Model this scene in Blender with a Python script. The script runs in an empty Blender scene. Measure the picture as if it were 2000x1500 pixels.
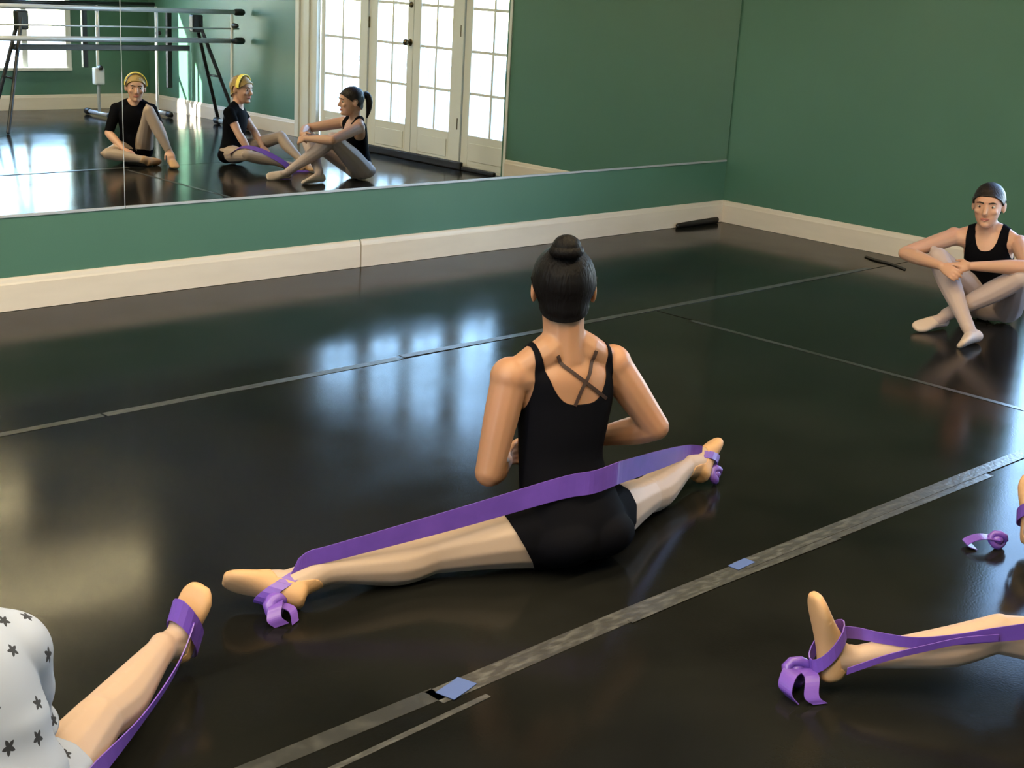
import bpy, bmesh, math, random
import numpy as np
from mathutils import Vector, Matrix
random.seed(7); np.random.seed(7)
sc = bpy.context.scene
COL = sc.collection
V = Vector

# ------------------------------------------------------------------ camera
CAM = V((-7.5034, -5.6985, 1.5))
YAW, PITCH, ROLL = 0.777280, 0.284879, 0.055929
_f = V((math.sin(YAW)*math.cos(PITCH), math.cos(YAW)*math.cos(PITCH), -math.sin(PITCH)))
_r = V((math.cos(YAW), -math.sin(YAW), 0)); _u = _r.cross(_f)
_r2 = _r*math.cos(ROLL) + _u*math.sin(ROLL); _u2 = -_r*math.sin(ROLL) + _u*math.cos(ROLL)
cd = bpy.data.cameras.new('camera'); cd.sensor_width = 36; cd.lens = 2700*36/2000; cd.clip_start = .05
cam = bpy.data.objects.new('camera', cd); COL.objects.link(cam)
cam.matrix_world = Matrix(((_r2.x, _u2.x, -_f.x, CAM.x), (_r2.y, _u2.y, -_f.y, CAM.y), (_r2.z, _u2.z, -_f.z, CAM.z), (0, 0, 0, 1)))
sc.camera = cam

# ------------------------------------------------------------------ light and exposure
sc.view_settings.view_transform = 'Standard'; sc.view_settings.look = 'None'
sc.view_settings.gamma = 1; sc.view_settings.use_curve_mapping = False
sc.view_settings.exposure = -0.05
wd = bpy.data.worlds.new('World'); sc.world = wd; wd.use_nodes = True
nt = wd.node_tree; bg = nt.nodes['Background']
sky = nt.nodes.new('ShaderNodeTexSky'); sky.sky_type = 'NISHITA'; sky.sun_disc = False
sky.sun_elevation = math.radians(46); sky.sun_rotation = math.radians(240); sky.air_density = 1.0; sky.dust_density = .3; sky.ozone_density = 2.4
nt.links.new(sky.outputs['Color'], bg.inputs['Color']); bg.inputs['Strength'].default_value = 4.3
sl = bpy.data.lights.new('sun', 'SUN'); sl.energy = 72; sl.angle = math.radians(.6); sl.color = (1, .95, .88)
so = bpy.data.objects.new('sun', sl); COL.objects.link(so); so.location = (-9, -12, 9)
so.rotation_euler = V((1, .62, -.95)).to_track_quat('-Z', 'Y').to_euler()
# ceiling tube fittings: (x centre, y, length, watts)
TUBES = [(-4.45, -4.95, 3.4, 115), (-4.40, -3.15, 3.6, 115), (-8.1, -4.95, 3.4, 180), (-8.3, -3.15, 3.4, 180)]
TUBE_COL = (1.0, .86, .62)
CEIL = 3.0

# ------------------------------------------------------------------ helpers
def mat(name, col, rough=.6, metal=0., spec=.5, noise=None, bump=None, sheen=0, coat=0, rough_noise=None, sss=0):
    m = bpy.data.materials.new(name); m.use_nodes = True
    n = m.node_tree.nodes; L = m.node_tree.links; p = n['Principled BSDF']
    p.inputs['Base Color'].default_value = (*col, 1); p.inputs['Roughness'].default_value = rough
    p.inputs['Metallic'].default_value = metal; p.inputs['Specular IOR Level'].default_value = spec
    p.inputs['Sheen Weight'].default_value = sheen; p.inputs['Coat Weight'].default_value = coat
    if sss:
        p.inputs['Subsurface Weight'].default_value = sss; p.inputs['Subsurface Radius'].default_value = (1, .3, .15); p.inputs['Subsurface Scale'].default_value = .008
    tc = n.new('ShaderNodeTexCoord')
    def nz(scale, detail=4, stretch=None):
        t = n.new('ShaderNodeTexNoise'); t.inputs['Scale'].default_value = scale; t.inputs['Detail'].default_value = detail
        if stretch:
            mp = n.new('ShaderNodeMapping'); mp.inputs['Scale'].default_value = stretch
            L.new(tc.outputs['Object'], mp.inputs['Vector']); L.new(mp.outputs['Vector'], t.inputs['Vector'])
        else: L.new(tc.outputs['Object'], t.inputs['Vector'])
        return t
    if noise:   # (scale, second colour, low, high[, stretch])
        t = nz(noise[0], 6, noise[4] if len(noise) > 4 else None); rp = n.new('ShaderNodeValToRGB')
        rp.color_ramp.elements[0].position = noise[2]; rp.color_ramp.elements[1].position = noise[3]
        rp.color_ramp.elements[0].color = (*col, 1); rp.color_ramp.elements[1].color = (*noise[1], 1)
        L.new(t.outputs['Fac'], rp.inputs['Fac']); L.new(rp.outputs['Color'], p.inputs['Base Color'])
    if rough_noise:
        t = nz(rough_noise[0], 5); mr = n.new('ShaderNodeMapRange'); mr.inputs['From Min'].default_value = .3; mr.inputs['From Max'].default_value = .7
        mr.inputs['To Min'].default_value = rough_noise[1]; mr.inputs['To Max'].default_value = rough_noise[2]
        L.new(t.outputs['Fac'], mr.inputs['Value']); L.new(mr.outputs['Result'], p.inputs['Roughness'])
    if bump:    # (scale, strength[, stretch])
        t = nz(bump[0], 3, bump[2] if len(bump) > 2 else None); b = n.new('ShaderNodeBump'); b.inputs['Strength'].default_value = bump[1]; b.inputs['Distance'].default_value = .004
        L.new(t.outputs['Fac'], b.inputs['Height']); L.new(b.outputs['Normal'], p.inputs['Normal'])
    return m
def link_mesh(name, me, m, parent=None, smooth=False):
    o = bpy.data.objects.new(name, me); COL.objects.link(o)
    if m is not None and len(me.materials) == 0: me.materials.append(m)
    if smooth: me.polygons.foreach_set('use_smooth', [True]*len(me.polygons))
    if parent is not None:
        o.parent = parent
        o.matrix_parent_inverse = Matrix.Translation(parent.location).inverted() if parent.type == 'EMPTY' else Matrix.Identity(4)
    return o
def obj(name, bm, m, parent=None, smooth=False):
    bmesh.ops.recalc_face_normals(bm, faces=bm.faces)
    me = bpy.data.meshes.new(name); bm.to_mesh(me); bm.free()
    return link_mesh(name, me, m, parent, smooth)
def tag(o, label=None, cat=None, group=None, kind=None):
    if label: o['label'] = label
    if cat: o['category'] = cat
    if group: o['group'] = group
    if kind: o['kind'] = kind
    return o
def thing(name, label, cat, loc=(0, 0, 0), group=None):
    o = bpy.data.objects.new(name, None); COL.objects.link(o); o.location = loc; o.empty_display_size = .1
    return tag(o, label, cat, group)
def struct(name, bm, m, parent=None, smooth=False):
    o = obj(name, bm, m, parent, smooth)
    if parent is None: o['kind'] = 'structure'
    return o
def box(bm, lo, hi, bev=0):
    lo, hi = V(lo), V(hi)
    r = bmesh.ops.create_cube(bm, size=1, matrix=Matrix.Translation((lo+hi)/2) @ Matrix.Diagonal((*(hi-lo), 1)))
    if bev: bmesh.ops.bevel(bm, geom=list({e for v in r['verts'] for e in v.link_edges}), offset=bev, segments=2, affect='EDGES', profile=.5)
def BX(lo, hi, bev=0):
    bm = bmesh.new(); box(bm, lo, hi, bev); return bm
def crom(pts, n):
    pts = [np.array(p, float) for p in pts]; out = []
    P = [2*pts[0]-pts[1]] + pts + [2*pts[-1]-pts[-2]]
    for i in range(1, len(P)-2):
        for k in range(n):
            t = k/n; a, b, c, d = P[i-1], P[i], P[i+1], P[i+2]
            out.append(.5*((2*b)+(-a+c)*t+(2*a-5*b+4*c-d)*t*t+(-a+3*b-3*c+d)*t**3))
    out.append(pts[-1]); return out
def nrm(v):
    v = np.array(v, float); return v/(np.linalg.norm(v)+1e-12)
def ring_loft(bm, secs, seg=16, exps=2.0):
    """secs: (centre, axis u, axis v, ru, rv); ends closed with a fan"""
    rings = []
    for c, u, v, ru, rv in secs:
        ring = []
        for k in range(seg):
            a = 2*math.pi*k/seg; ca, sa = math.cos(a), math.sin(a)
            x = math.copysign(abs(ca)**(2/exps), ca)*ru; y = math.copysign(abs(sa)**(2/exps), sa)*rv
            ring.append(bm.verts.new(V(np.array(c)+np.array(u)*x+np.array(v)*y)))
        rings.append(ring)
    for a, b in zip(rings, rings[1:]):
        for k in range(seg): bm.faces.new((a[k], a[(k+1) % seg], b[(k+1) % seg], b[k]))
    bm.faces.new(rings[0][::-1]); bm.faces.new(rings[-1])
def tube(bm, pts, radii, seg=12, cap=True, flat=None):
    """rounded tube through pts; radii numbers or (ru, rv); flat: preferred v axis"""
    P = [np.array(p, float) for p in pts]; R = [(r, r) if np.isscalar(r) else r for r in radii]
    T = [nrm(P[min(i+1, len(P)-1)]-P[max(i-1, 0)]) for i in range(len(P))]
    ref = np.array(flat, float) if flat is not None else (np.array((0, 0, 1.)) if abs(T[0][2]) < .9 else np.array((1., 0, 0)))
    secs = []
    for p, t, r in zip(P, T, R):
        v = nrm(ref-t*(ref@t)); u = np.cross(v, t); secs.append((p, u, v, r[0], r[1]))
        if flat is None: ref = v
    if cap:
        def capsecs(s, t, sg):
            o = []
            for a in (20, 45, 70, 85):
                a = math.radians(a); k = math.cos(a); d = math.sin(a)*min(s[3], s[4])
                o.append((s[0]+t*sg*d, s[1], s[2], s[3]*k, s[4]*k))
            return o
        secs = capsecs(secs[0], T[0], -1)[::-1] + secs + capsecs(secs[-1], T[-1], 1)
    ring_loft(bm, secs, seg)
def rod(bm, a, b, r, seg=12):
    a, b = np.array(a, float), np.array(b, float); t = nrm(b-a)
    ref = np.array((0, 0, 1.)) if abs(t[2]) < .9 else np.array((1., 0, 0)); u = nrm(np.cross(ref, t)); v = np.cross(t, u)
    ring_loft(bm, [(a, u, v, r, r), (b, u, v, r, r)], seg)
def ell(bm, c, u, v, w, ru, rv, rw, seg=16):
    secs = []
    c, u, v, w = (np.array(x, float) for x in (c, u, v, w))
    for a in np.linspace(-84, 84, 13):
        a = math.radians(a); secs.append((c+w*math.sin(a)*rw, u, v, ru*math.cos(a), rv*math.cos(a)))
    ring_loft(bm, secs, seg)
def strip(bm, pts, wids, thick=.002, cyc=False):
    """flat band: pts centre line, wids half-width vectors; a thin solid"""
    P = [np.array(p, float) for p in pts]; W = [np.array(w, float) for w in wids]; rows = []
    for i in range(len(P)):
        t = nrm(P[min(i+1, len(P)-1)]-P[max(i-1, 0)]); n = nrm(np.cross(t, W[i]))*thick/2
        rows.append([bm.verts.new(V(q)) for q in (P[i]-W[i]-n, P[i]+W[i]-n, P[i]+W[i]+n, P[i]-W[i]+n)])
    for a, b in zip(rows, rows[1:]):
        for k in range(4): bm.faces.new((a[k], a[(k+1) % 4], b[(k+1) % 4], b[k]))
    bm.faces.new(rows[0][::-1]); bm.faces.new(rows[-1])
def smooth_strip(pts, wids, n=8):
    return crom(pts, n), crom(wids, n)

# ------------------------------------------------------------------ materials
M = {}
M['green'] = mat('green_satin_wall_paint', (.074, .172, .114), .42, noise=(1.3, (.068, .160, .107), .35, .7), bump=(90, .06))
M['base'] = mat('cream_gloss_paint', (.72, .615, .50), .35, noise=(3, (.68, .58, .47), .4, .7, (1, 1, 5)))
M['door'] = mat('white_door_paint', (.72, .71, .66), .35)
M['ceil'] = mat('ceiling_paint', (.50, .485, .45), .8)
M['marley'] = mat('black_dance_vinyl', (.0045, .0046, .0042), .14, noise=(1.6, (.0115, .0115, .0100), .35, .8), rough_noise=(2.6, .10, .18), bump=(160, .03))
M['marley'].node_tree.nodes['Principled BSDF'].inputs['IOR'].default_value = 1.16   # scuffed vinyl: weak mirror away from grazing
M['under'] = mat('dark_subfloor', (.02, .017, .013), .4)
M['tape'] = mat('worn_grey_floor_tape', (.034, .034, .033), .32, noise=(22, (.085, .085, .082), .46, .74, (1, 3, 1)), bump=(60, .3))
M['tape_dark'] = mat('black_floor_tape', (.022, .022, .021), .3, noise=(14, (.05, .05, .047), .5, .75))
M['blue_tape'] = mat('blue_painters_tape', (.05, .085, .24), .5)
M['mirror'] = mat('mirror_silver', (.83, .87, .84), .0, metal=1)
M['alu'] = mat('brushed_aluminium', (.50, .51, .53), .4, metal=.35)
M['white_metal'] = mat('white_enamel', (.75, .76, .74), .35)
M['black_plastic'] = mat('black_plastic', (.012, .012, .014), .4)
M['brass'] = mat('dark_brass', (.10, .075, .04), .35, metal=.8)
M['rubber'] = mat('black_rubber_mat', (.012, .010, .009), .55)
M['concrete'] = mat('pale_terrace_stone', (.74, .73, .73), .8, noise=(4, (.68, .67, .67), .4, .7))
M['rail'] = mat('painted_railing', (.62, .61, .64), .5)
M['stucco'] = mat('pale_garden_wall', (.7, .69, .66), .9)
M['skin_tan'] = mat('tan_skin', (.295, .148, .080), .5, sss=.12, noise=(9, (.325, .153, .083), .4, .7))
M['skin_pale'] = mat('pale_skin', (.50, .285, .195), .5, sss=.15, noise=(9, (.54, .28, .19), .4, .7))
M['tights_tan'] = mat('pale_ballet_tights', (.325, .236, .184), .6, sheen=.08)
M['tights_pink'] = mat('pink_ballet_tights', (.44, .335, .315), .6, sheen=.1)
M['tights_peach'] = mat('peach_ballet_tights', (.335, .228, .168), .6, sheen=.08)
M['slipper_tan'] = mat('tan_canvas_slipper', (.41, .235, .115), .65, bump=(120, .1))
M['slipper_pink'] = mat('pale_canvas_slipper', (.54, .42, .355), .65, bump=(120, .1))
M['black_cloth'] = mat('black_stretch_fabric', (.0028, .0028, .0045), .85, spec=.05)
M['strap'] = mat('brown_black_strap', (.03, .012, .008), .7)
M['hair_black'] = mat('black_hair', (.0035, .0028, .0032), .55, spec=.10, bump=(150, 1.0, (1, 1, .10)))
M['hair_brown'] = mat('dark_brown_hair', (.016, .010, .008), .45, spec=.3, bump=(150, 1.0, (1, 1, .10)))
M['hair_blond'] = mat('golden_hair', (.26, .165, .045), .45, bump=(150, 1.0, (1, 1, .10)))
M['headband'] = mat('yellow_headband', (.78, .62, .10), .6)
M['band'] = mat('purple_stretch_band', (.115, .052, .32), .38, noise=(14, (.145, .065, .39), .4, .7))
M['lip'] = mat('lip_skin', (.42, .14, .11), .45)
M['eye'] = mat('eye_white', (.48, .43, .39), .25)
M['iris'] = mat('dark_iris', (.03, .015, .01), .2)
def star_cloth():
    """grey jersey with a scatter of black printed five-point stars (object space, three blended projections)"""
    m = bpy.data.materials.new('grey_star_print_jersey'); m.use_nodes = True
    n = m.node_tree.nodes; L = m.node_tree.links; p = n['Principled BSDF']; p.inputs['Roughness'].default_value = .85
    def N(t, op=None, a=None, b=None):
        q = n.new(t)
        if op: q.operation = op
        for i, x in enumerate((a, b)):
            if x is None: continue
            if isinstance(x, (int, float)): q.inputs[i].default_value = x
            else: L.new(x, q.inputs[i])
        return q
    Ma = lambda op, a, b=None: N('ShaderNodeMath', op, a, b).outputs[0]
    at = n.new('ShaderNodeAttribute'); at.attribute_name = 'print_uv'; at.attribute_type = 'GEOMETRY'
    vo = n.new('ShaderNodeTexVoronoi'); vo.voronoi_dimensions = '2D'; vo.inputs['Scale'].default_value = 15.0; vo.inputs['Randomness'].default_value = .45
    L.new(at.outputs['Vector'], vo.inputs['Vector'])
    sc_ = n.new('ShaderNodeVectorMath'); sc_.operation = 'SCALE'; sc_.inputs['Scale'].default_value = 1; L.new(at.outputs['Vector'], sc_.inputs[0])
    df = n.new('ShaderNodeVectorMath'); df.operation = 'SUBTRACT'; L.new(sc_.outputs[0], df.inputs[0]); L.new(vo.outputs['Position'], df.inputs[1])
    sp = n.new('ShaderNodeSeparateXYZ'); L.new(df.outputs[0], sp.inputs[0])
    cl = n.new('ShaderNodeSeparateColor'); L.new(vo.outputs['Color'], cl.inputs[0])
    ang = Ma('ADD', N('ShaderNodeMath', 'ARCTAN2', sp.outputs['Y'], sp.outputs['X']).outputs[0], Ma('MULTIPLY', cl.outputs[0], 6.28))
    ln = n.new('ShaderNodeVectorMath'); ln.operation = 'LENGTH'; L.new(df.outputs[0], ln.inputs[0])
    tri = Ma('ABSOLUTE', Ma('SUBTRACT', Ma('FRACT', Ma('MULTIPLY', ang, 5/6.2832)), .5))   # 0..0.5 across each point
    rad = Ma('ADD', .0052, Ma('MULTIPLY', tri, .0135))
    star = Ma('LESS_THAN', ln.outputs['Value'], rad)
    mx = n.new('ShaderNodeMix'); mx.data_type = 'RGBA'; L.new(star, mx.inputs['Factor'])
    mx.inputs['A'].default_value = (.255, .285, .37, 1); mx.inputs['B'].default_value = (.012, .013, .02, 1)
    L.new(mx.outputs['Result'], p.inputs['Base Color']); return m
M['stars'] = star_cloth()
def glass():
    m = bpy.data.materials.new('thin_window_glass'); m.use_nodes = True
    n = m.node_tree.nodes; L = m.node_tree.links; n.remove(n['Principled BSDF'])
    t = n.new('ShaderNodeBsdfTransparent'); t.inputs[0].default_value = (.95, .97, .97, 1)
    g = n.new('ShaderNodeBsdfGlossy'); g.inputs['Roughness'].default_value = .02
    lw = n.new('ShaderNodeLayerWeight'); lw.inputs['Blend'].default_value = .5
    pw = n.new('ShaderNodeMath'); pw.operation = 'POWER'; pw.inputs[1].default_value = 5; L.new(lw.outputs['Facing'], pw.inputs[0])
    fr = n.new('ShaderNodeMath'); fr.operation = 'MULTIPLY_ADD'; fr.inputs[1].default_value = .6; fr.inputs[2].default_value = .03; L.new(pw.outputs[0], fr.inputs[0])
    mx = n.new('ShaderNodeMixShader'); L.new(fr.outputs[0], mx.inputs[0]); L.new(t.outputs[0], mx.inputs[1]); L.new(g.outputs[0], mx.inputs[2])
    L.new(mx.outputs[0], n['Material Output'].inputs['Surface']); return m
M['glass'] = glass()
def emit(name, col, s):
    m = bpy.data.materials.new(name); m.use_nodes = True; p = m.node_tree.nodes['Principled BSDF']
    p.inputs['Emission Color'].default_value = (*col, 1); p.inputs['Emission Strength'].default_value = s; return m
M['diffuser'] = emit('lit_lamp_diffuser', TUBE_COL, 6)

# ------------------------------------------------------------------ the room
X0, X1, Y0, Y1 = -10.6, 0.0, -7.6, 0.0      # left, right, back, front walls
T = .14
fl = struct('floor', BX((X0-T, Y0-T, -.12), (X1+T, Y1+T, -.004)), M['under'])
DY0, DY1, DH = -4.90, -2.20, 2.35            # french door opening in the right wall
WX0, WX1, WZ0, WZ1 = -1.75, -.93, .41, 2.0  # window in the back wall
struct('wall_front', BX((X0-T, 0, -.05), (X1+T, T, CEIL)), M['green'])
bm = bmesh.new()
for lo, hi in (((0, Y0-T, -.05), (T, DY0, CEIL)), ((0, DY1, -.05), (T, 0, CEIL)), ((0, DY0, DH), (T, DY1, CEIL))): box(bm, lo, hi)
struct('wall_right', bm, M['green'])
bm = bmesh.new(); WT = .06
for lo, hi in (((X0-T, Y0-WT, -.05), (WX0, Y0, CEIL)), ((WX1, Y0-WT, -.05), (0, Y0, CEIL)), ((WX0, Y0-WT, -.05), (WX1, Y0, WZ0)), ((WX0, Y0-WT, WZ1), (WX1, Y0, CEIL))): box(bm, lo, hi)
struct('wall_back', bm, M['green'])
LY0, LY1, LZ0, LZ1 = -4.8, -3.6, .9, 2.4      # unseen opening added in the left wall to let in fill daylight
bm = bmesh.new()
for lo, hi in (((X0-T, Y0, -.05), (X0, LY0, CEIL)), ((X0-T, LY1, -.05), (X0, 0, CEIL)), ((X0-T, LY0, -.05), (X0, LY1, LZ0)), ((X0-T, LY0, LZ1), (X0, LY1, CEIL))): box(bm, lo, hi)
struct('wall_left', bm, M['green'])
struct('ceiling', BX((X0-T, Y0-T, CEIL), (X1+T, Y1+T, CEIL+.1)), M['ceil'])
# baseboards: flat board with a small cap moulding
BH = .145
def baseboard(name, a, b, nin, joints=()):
    a, b, nin = V(a), V(b), V(nin); d = (b-a).normalized(); L = (b-a).length
    root = None; cuts = [0, *joints, L]
    for s0, s1 in zip(cuts, cuts[1:]):
        bm = bmesh.new()
        prof = [(0, 0), (.018, 0), (.018, BH-.03), (.014, BH-.022), (.011, BH-.008), (.006, BH), (0, BH)]
        g0, g1 = s0+(.005 if s0 else 0), s1-(.005 if s1 < L else 0)
        r0 = [bm.verts.new(a+d*g0+nin*p+V((0, 0, q))) for p, q in prof]; r1 = [bm.verts.new(a+d*g1+nin*p+V((0, 0, q))) for p, q in prof]
        for k in range(len(prof)): bm.faces.new((r0[k], r0[(k+1) % 7], r1[(k+1) % 7], r1[k]))
        bm.faces.new(r0[::-1]); bm.faces.new(r1)
        if root is None: root = struct(name, bm, M['base'])
        else: obj('board', bm, M['base'], root)
    return root
baseboard('baseboard_front', (0, 0, 0), (X0, 0, 0), (0, -1, 0), (3.08,))
baseboard('baseboard_right', (0, 0, 0), (0, -2.145, 0), (-1, 0, 0))
baseboard('baseboard_right.001', (0, -4.945, 0), (0, Y0, 0), (-1, 0, 0))
baseboard('baseboard_back', (0, Y0, 0), (X0, Y0, 0), (0, 1, 0))
baseboard('baseboard_left', (X0, 0, 0), (X0, Y0, 0), (1, 0, 0))

# dance vinyl sheets with open seams, tape strips laid over the seams
def quad_sheet(name, c, m, z0, z1, parent):
    bm = bmesh.new(); top = [bm.verts.new((x, y, z1)) for x, y in c]; bot = [bm.verts.new((x, y, z0)) for x, y in c]
    bm.faces.new(top); bm.faces.new(bot[::-1])
    for k in range(len(c)): bm.faces.new((bot[k], bot[(k+1) % len(c)], top[(k+1) % len(c)], top[k]))
    return obj(name, bm, m, parent)
S1 = lambda x: -1.56+(x+5.73)*.0227*.55      # seam nearest the mirror
S2 = lambda x: -3.69
G = .005
XR = -2.45                                    # cross seam
quad_sheet('vinyl_sheet', [(X0+.03, S1(X0)+G), (X1-.03, S1(X1)+G), (X1-.03, -.03), (X0+.03, -.03)], M['marley'], -.004, 0, fl)
quad_sheet('vinyl_sheet', [(X0+.03, S2(0)+G), (XR-G, S2(0)+G), (XR-G, S1(XR)-G), (X0+.03, S1(X0)-G)], M['marley'], -.004, 0, fl)
quad_sheet('vinyl_sheet', [(XR+G, S2(0)+G), (X1-.03, S2(0)+G), (X1-.03, S1(X1)-G), (XR+G, S1(XR)-G)], M['marley'], -.004, 0, fl)
quad_sheet('vinyl_sheet', [(X0+.03, -5.7), (X1-.03, -5.7), (X1-.03, S2(0)-G), (X0+.03, S2(0)-G)], M['marley'], -.004, 0, fl)
quad_sheet('vinyl_sheet', [(X0+.03, Y0+.03), (X1-.03, Y0+.03), (X1-.03, -5.7-2*G), (X0+.03, -5.7-2*G)], M['marley'], -.004, 0, fl)
def tape(pts, w, m, off=0, name='floor_tape', h=.0012, label=None):
    P = crom(pts, 6); bm = bmesh.new(); Tn = []
    for i in range(len(P)):
        t = nrm(P[min(i+1, len(P)-1)]-P[max(i-1, 0)]); Tn.append(np.array((-t[1], t[0], 0))*w/2)
    strip(bm, [p+np.array((0, 0, h/2+.0003)) + 2*q*off/w for p, q in zip(P, Tn)], Tn, h)
    o = obj(name, bm, m, fl)
    if label: o['label'] = label
    return o
tape([(-6.6, S1(-6.6)+.012, 0), (-6.0, S1(-6)+.012, 0), (-5.36, S1(-5.36)+.012, 0)], .035, M['tape_dark'])
tape([(-5.35, S1(-5.35)+.012, 0), (-4.6, S1(-4.6)+.014, 0), (-4.05, S1(-4.05)+.012, 0)], .040, M['tape'])
tape([(-4.02, S1(-4)+.03, 0), (-3.3, S1(-3.3)+.02, 0), (-2, S1(-2)+.018, 0), (-.5, S1(-.5)+.02, 0)], .04, M['tape'])
tape([(-9, -3.69, 0), (-7, -3.695, 0), (-5.7, -3.69, 0)], .05, M['tape_dark'])
tape([(-5.72, -3.70, 0), (-5, -3.685, 0), (-4.3, -3.69, 0), (-3.3, -3.70, 0)], .062, M['tape'])
tape([(-4.6, -3.672, 0.0013), (-3.9, -3.675, .0013), (-2.4, -3.68, .0013)], .05, M['tape'])
tape([(-5.1, -3.715, .0014), (-4.75, -3.712, .0014), (-4.2, -3.722, .0014)], .018, M['tape'])
tape([(-6.3, -3.80, 0), (-5.9, -3.78, 0), (-5.62, -3.765, 0)], .016, M['tape'])
tape([(XR-.012, -1.75, 0), (XR-.008, -2.5, 0), (XR-.014, -3.6, 0)], .03, M['tape_dark'])
bm = bmesh.new(); tape([(-5.70, -3.712, .0026), (-5.65, -3.70, .0026), (-5.615, -3.69, .0026)], .05, M['blue_tape'], name='blue_tape_patch', label='scrap of bright blue tape')
tape([(-4.63, -3.67, .0028), (-4.59, -3.668, .0028), (-4.55, -3.666, .0028)], .035, M['blue_tape'], name='blue_tape_patch', label='scrap of bright blue tape'); bm.free()

# mirror panels in a slim channel, covering the front wall
ML, MR, MZ0, MZ1, SE = -9.2, -.012, .418, 2.35, -4.425
for i, (a, b, lab) in enumerate(((SE+.0015, MR, 'large wall mirror pane reaching to the room corner, reflecting the glazed doors'),
                                 (ML, SE-.0015, 'wall mirror pane beyond the vertical joint, reflecting the practice barre'))):
    t = thing('wall_mirror', lab, 'mirror', ((a+b)/2, 0, MZ0), 'mirror panes along the green wall')
    obj('mirror_glass', BX((a, -.006, MZ0), (b, -.0005, MZ1)), M['mirror'], t)
    obj('edge_channel', BX((a, -.011, MZ0-.012), (b, -.0004, MZ0-.0005), .001), M['alu'], t)
bm = BX((SE-.0014, -.0065, MZ0), (SE+.0014, -.0008, MZ1)); tag(obj('mirror_joint', bm, M['alu']), kind='structure'); bpy.data.objects['mirror_joint'].name = 'trim_1'

# french doors and side lights (right wall)
def leaf(name, y0, y1, gy0, gy1, zrows, xf=.035, hinge=None, knob=None):
    """frame stiles/rails around a two-column glazed opening gy0..gy1"""
    x0, x1 = xf, xf+.045
    root = struct(name, BX((x0, y0, .02), (x1, gy0, DH-.03), .003), M['door'])     # first stile is the leaf's own mesh
    obj('stile', BX((x0, gy1, .02), (x1, y1, DH-.03), .003), M['door'], root)
    obj('bottom_rail', BX((x0, gy0, .02), (x1, gy1, zrows[0]), .003), M['door'], root)
    obj('top_rail', BX((x0, gy0, zrows[-1]), (x1, gy1, DH-.03), .003), M['door'], root)
    obj('kick_panel', BX((x0-.006, gy0+.02, .07), (x0+.001, gy1-.02, zrows[0]-.06), .004), M['door'], root)
    ym = (gy0+gy1)/2; w = .011
    obj('upright_muntin', BX((x0+.006, ym-w, zrows[0]), (x1-.006, ym+w, zrows[-1]), .003), M['door'], root)
    for z in zrows[1:-1]:
        obj('muntin', BX((x0+.008, gy0, z-w), (x1-.008, gy1, z+w), .003), M['door'], root)
    for ya, yb in ((gy0, ym-w), (ym+w, gy1)):
        for za, zb in zip(zrows, zrows[1:]):
            obj('pane', BX((x0+.020, ya+.001, za+.010), (x0+.024, yb-.001, zb-.010)), M['glass'], root)
    for z in (hinge and (.35, 1.08, 1.95) or ()):
        bm = bmesh.new(); rod(bm, (x0-.006, hinge, z-.045), (x0-.006, hinge, z+.045), .008); obj('hinge', bm, M['brass'], root)
    if knob is not None:
        bm = bmesh.new(); rod(bm, (x0, knob, .95), (x0-.045, knob, .95), .011); ell(bm, (x0-.05, knob, .95), (0, 1, 0), (0, 0, 1), (1, 0, 0), .028, .028, .02); ell(bm, (x0, knob, .95), (0, 1, 0), (0, 0, 1), (1, 0, 0), .03, .03, .006)
        obj('door_knob', bm, M['brass'], root, True)
        bm = bmesh.new(); ell(bm, (x0-.006, knob+.005, 1.25), (0, 1, 0), (0, 0, 1), (1, 0, 0), .024, .024, .016); obj('deadbolt', bm, M['brass'], root, True)
    return root
ZR = [.275+.327*k for k in range(7)]
leaf('window_2', -2.72, -2.10, -2.64, -2.15, ZR)
leaf('door_1', -3.36, -2.76, -3.27, -2.88, ZR, hinge=-2.765)
leaf('door_2', -3.95, -3.365, -3.84, -3.44, ZR, hinge=-3.945, knob=-3.40)
leaf('window_3', -4.64, -3.99, -4.58, -4.08, ZR)
bm = bmesh.new()
for y0, y1 in ((-2.755, -2.725), (-3.985, -3.955)): box(bm, (.02, y0, 0), (.11, y1, DH), .003)
box(bm, (.02, DY0, DH-.028), (.11, DY1, DH), .003); box(bm, (.03, DY0, 0), (.13, DY1, .018))
struct('trim_2', bm, M['door'])                                  # mullions, head and sill of the glazed screen
bm = bmesh.new()
box(bm, (-.010, -2.175, 0), (.03, -2.147, DH+.08), .003)
struct('trim_3', bm, M['door'])                                  # narrow near casing
bm = bmesh.new()
for a, b, d in ((-4.74, -4.64, .012), (-4.80, -4.74, .028), (-4.88, -4.80, .018), (-4.94, -4.88, .036)): box(bm, (-d, a, 0), (.03, b, DH+.08), .004)
struct('trim_4', bm, M['door'])                                  # broad moulded casing on the far side
struct('trim_5', BX((-.025, -4.94, DH), (.03, -2.125, DH+.1), .004), M['door'])

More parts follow.
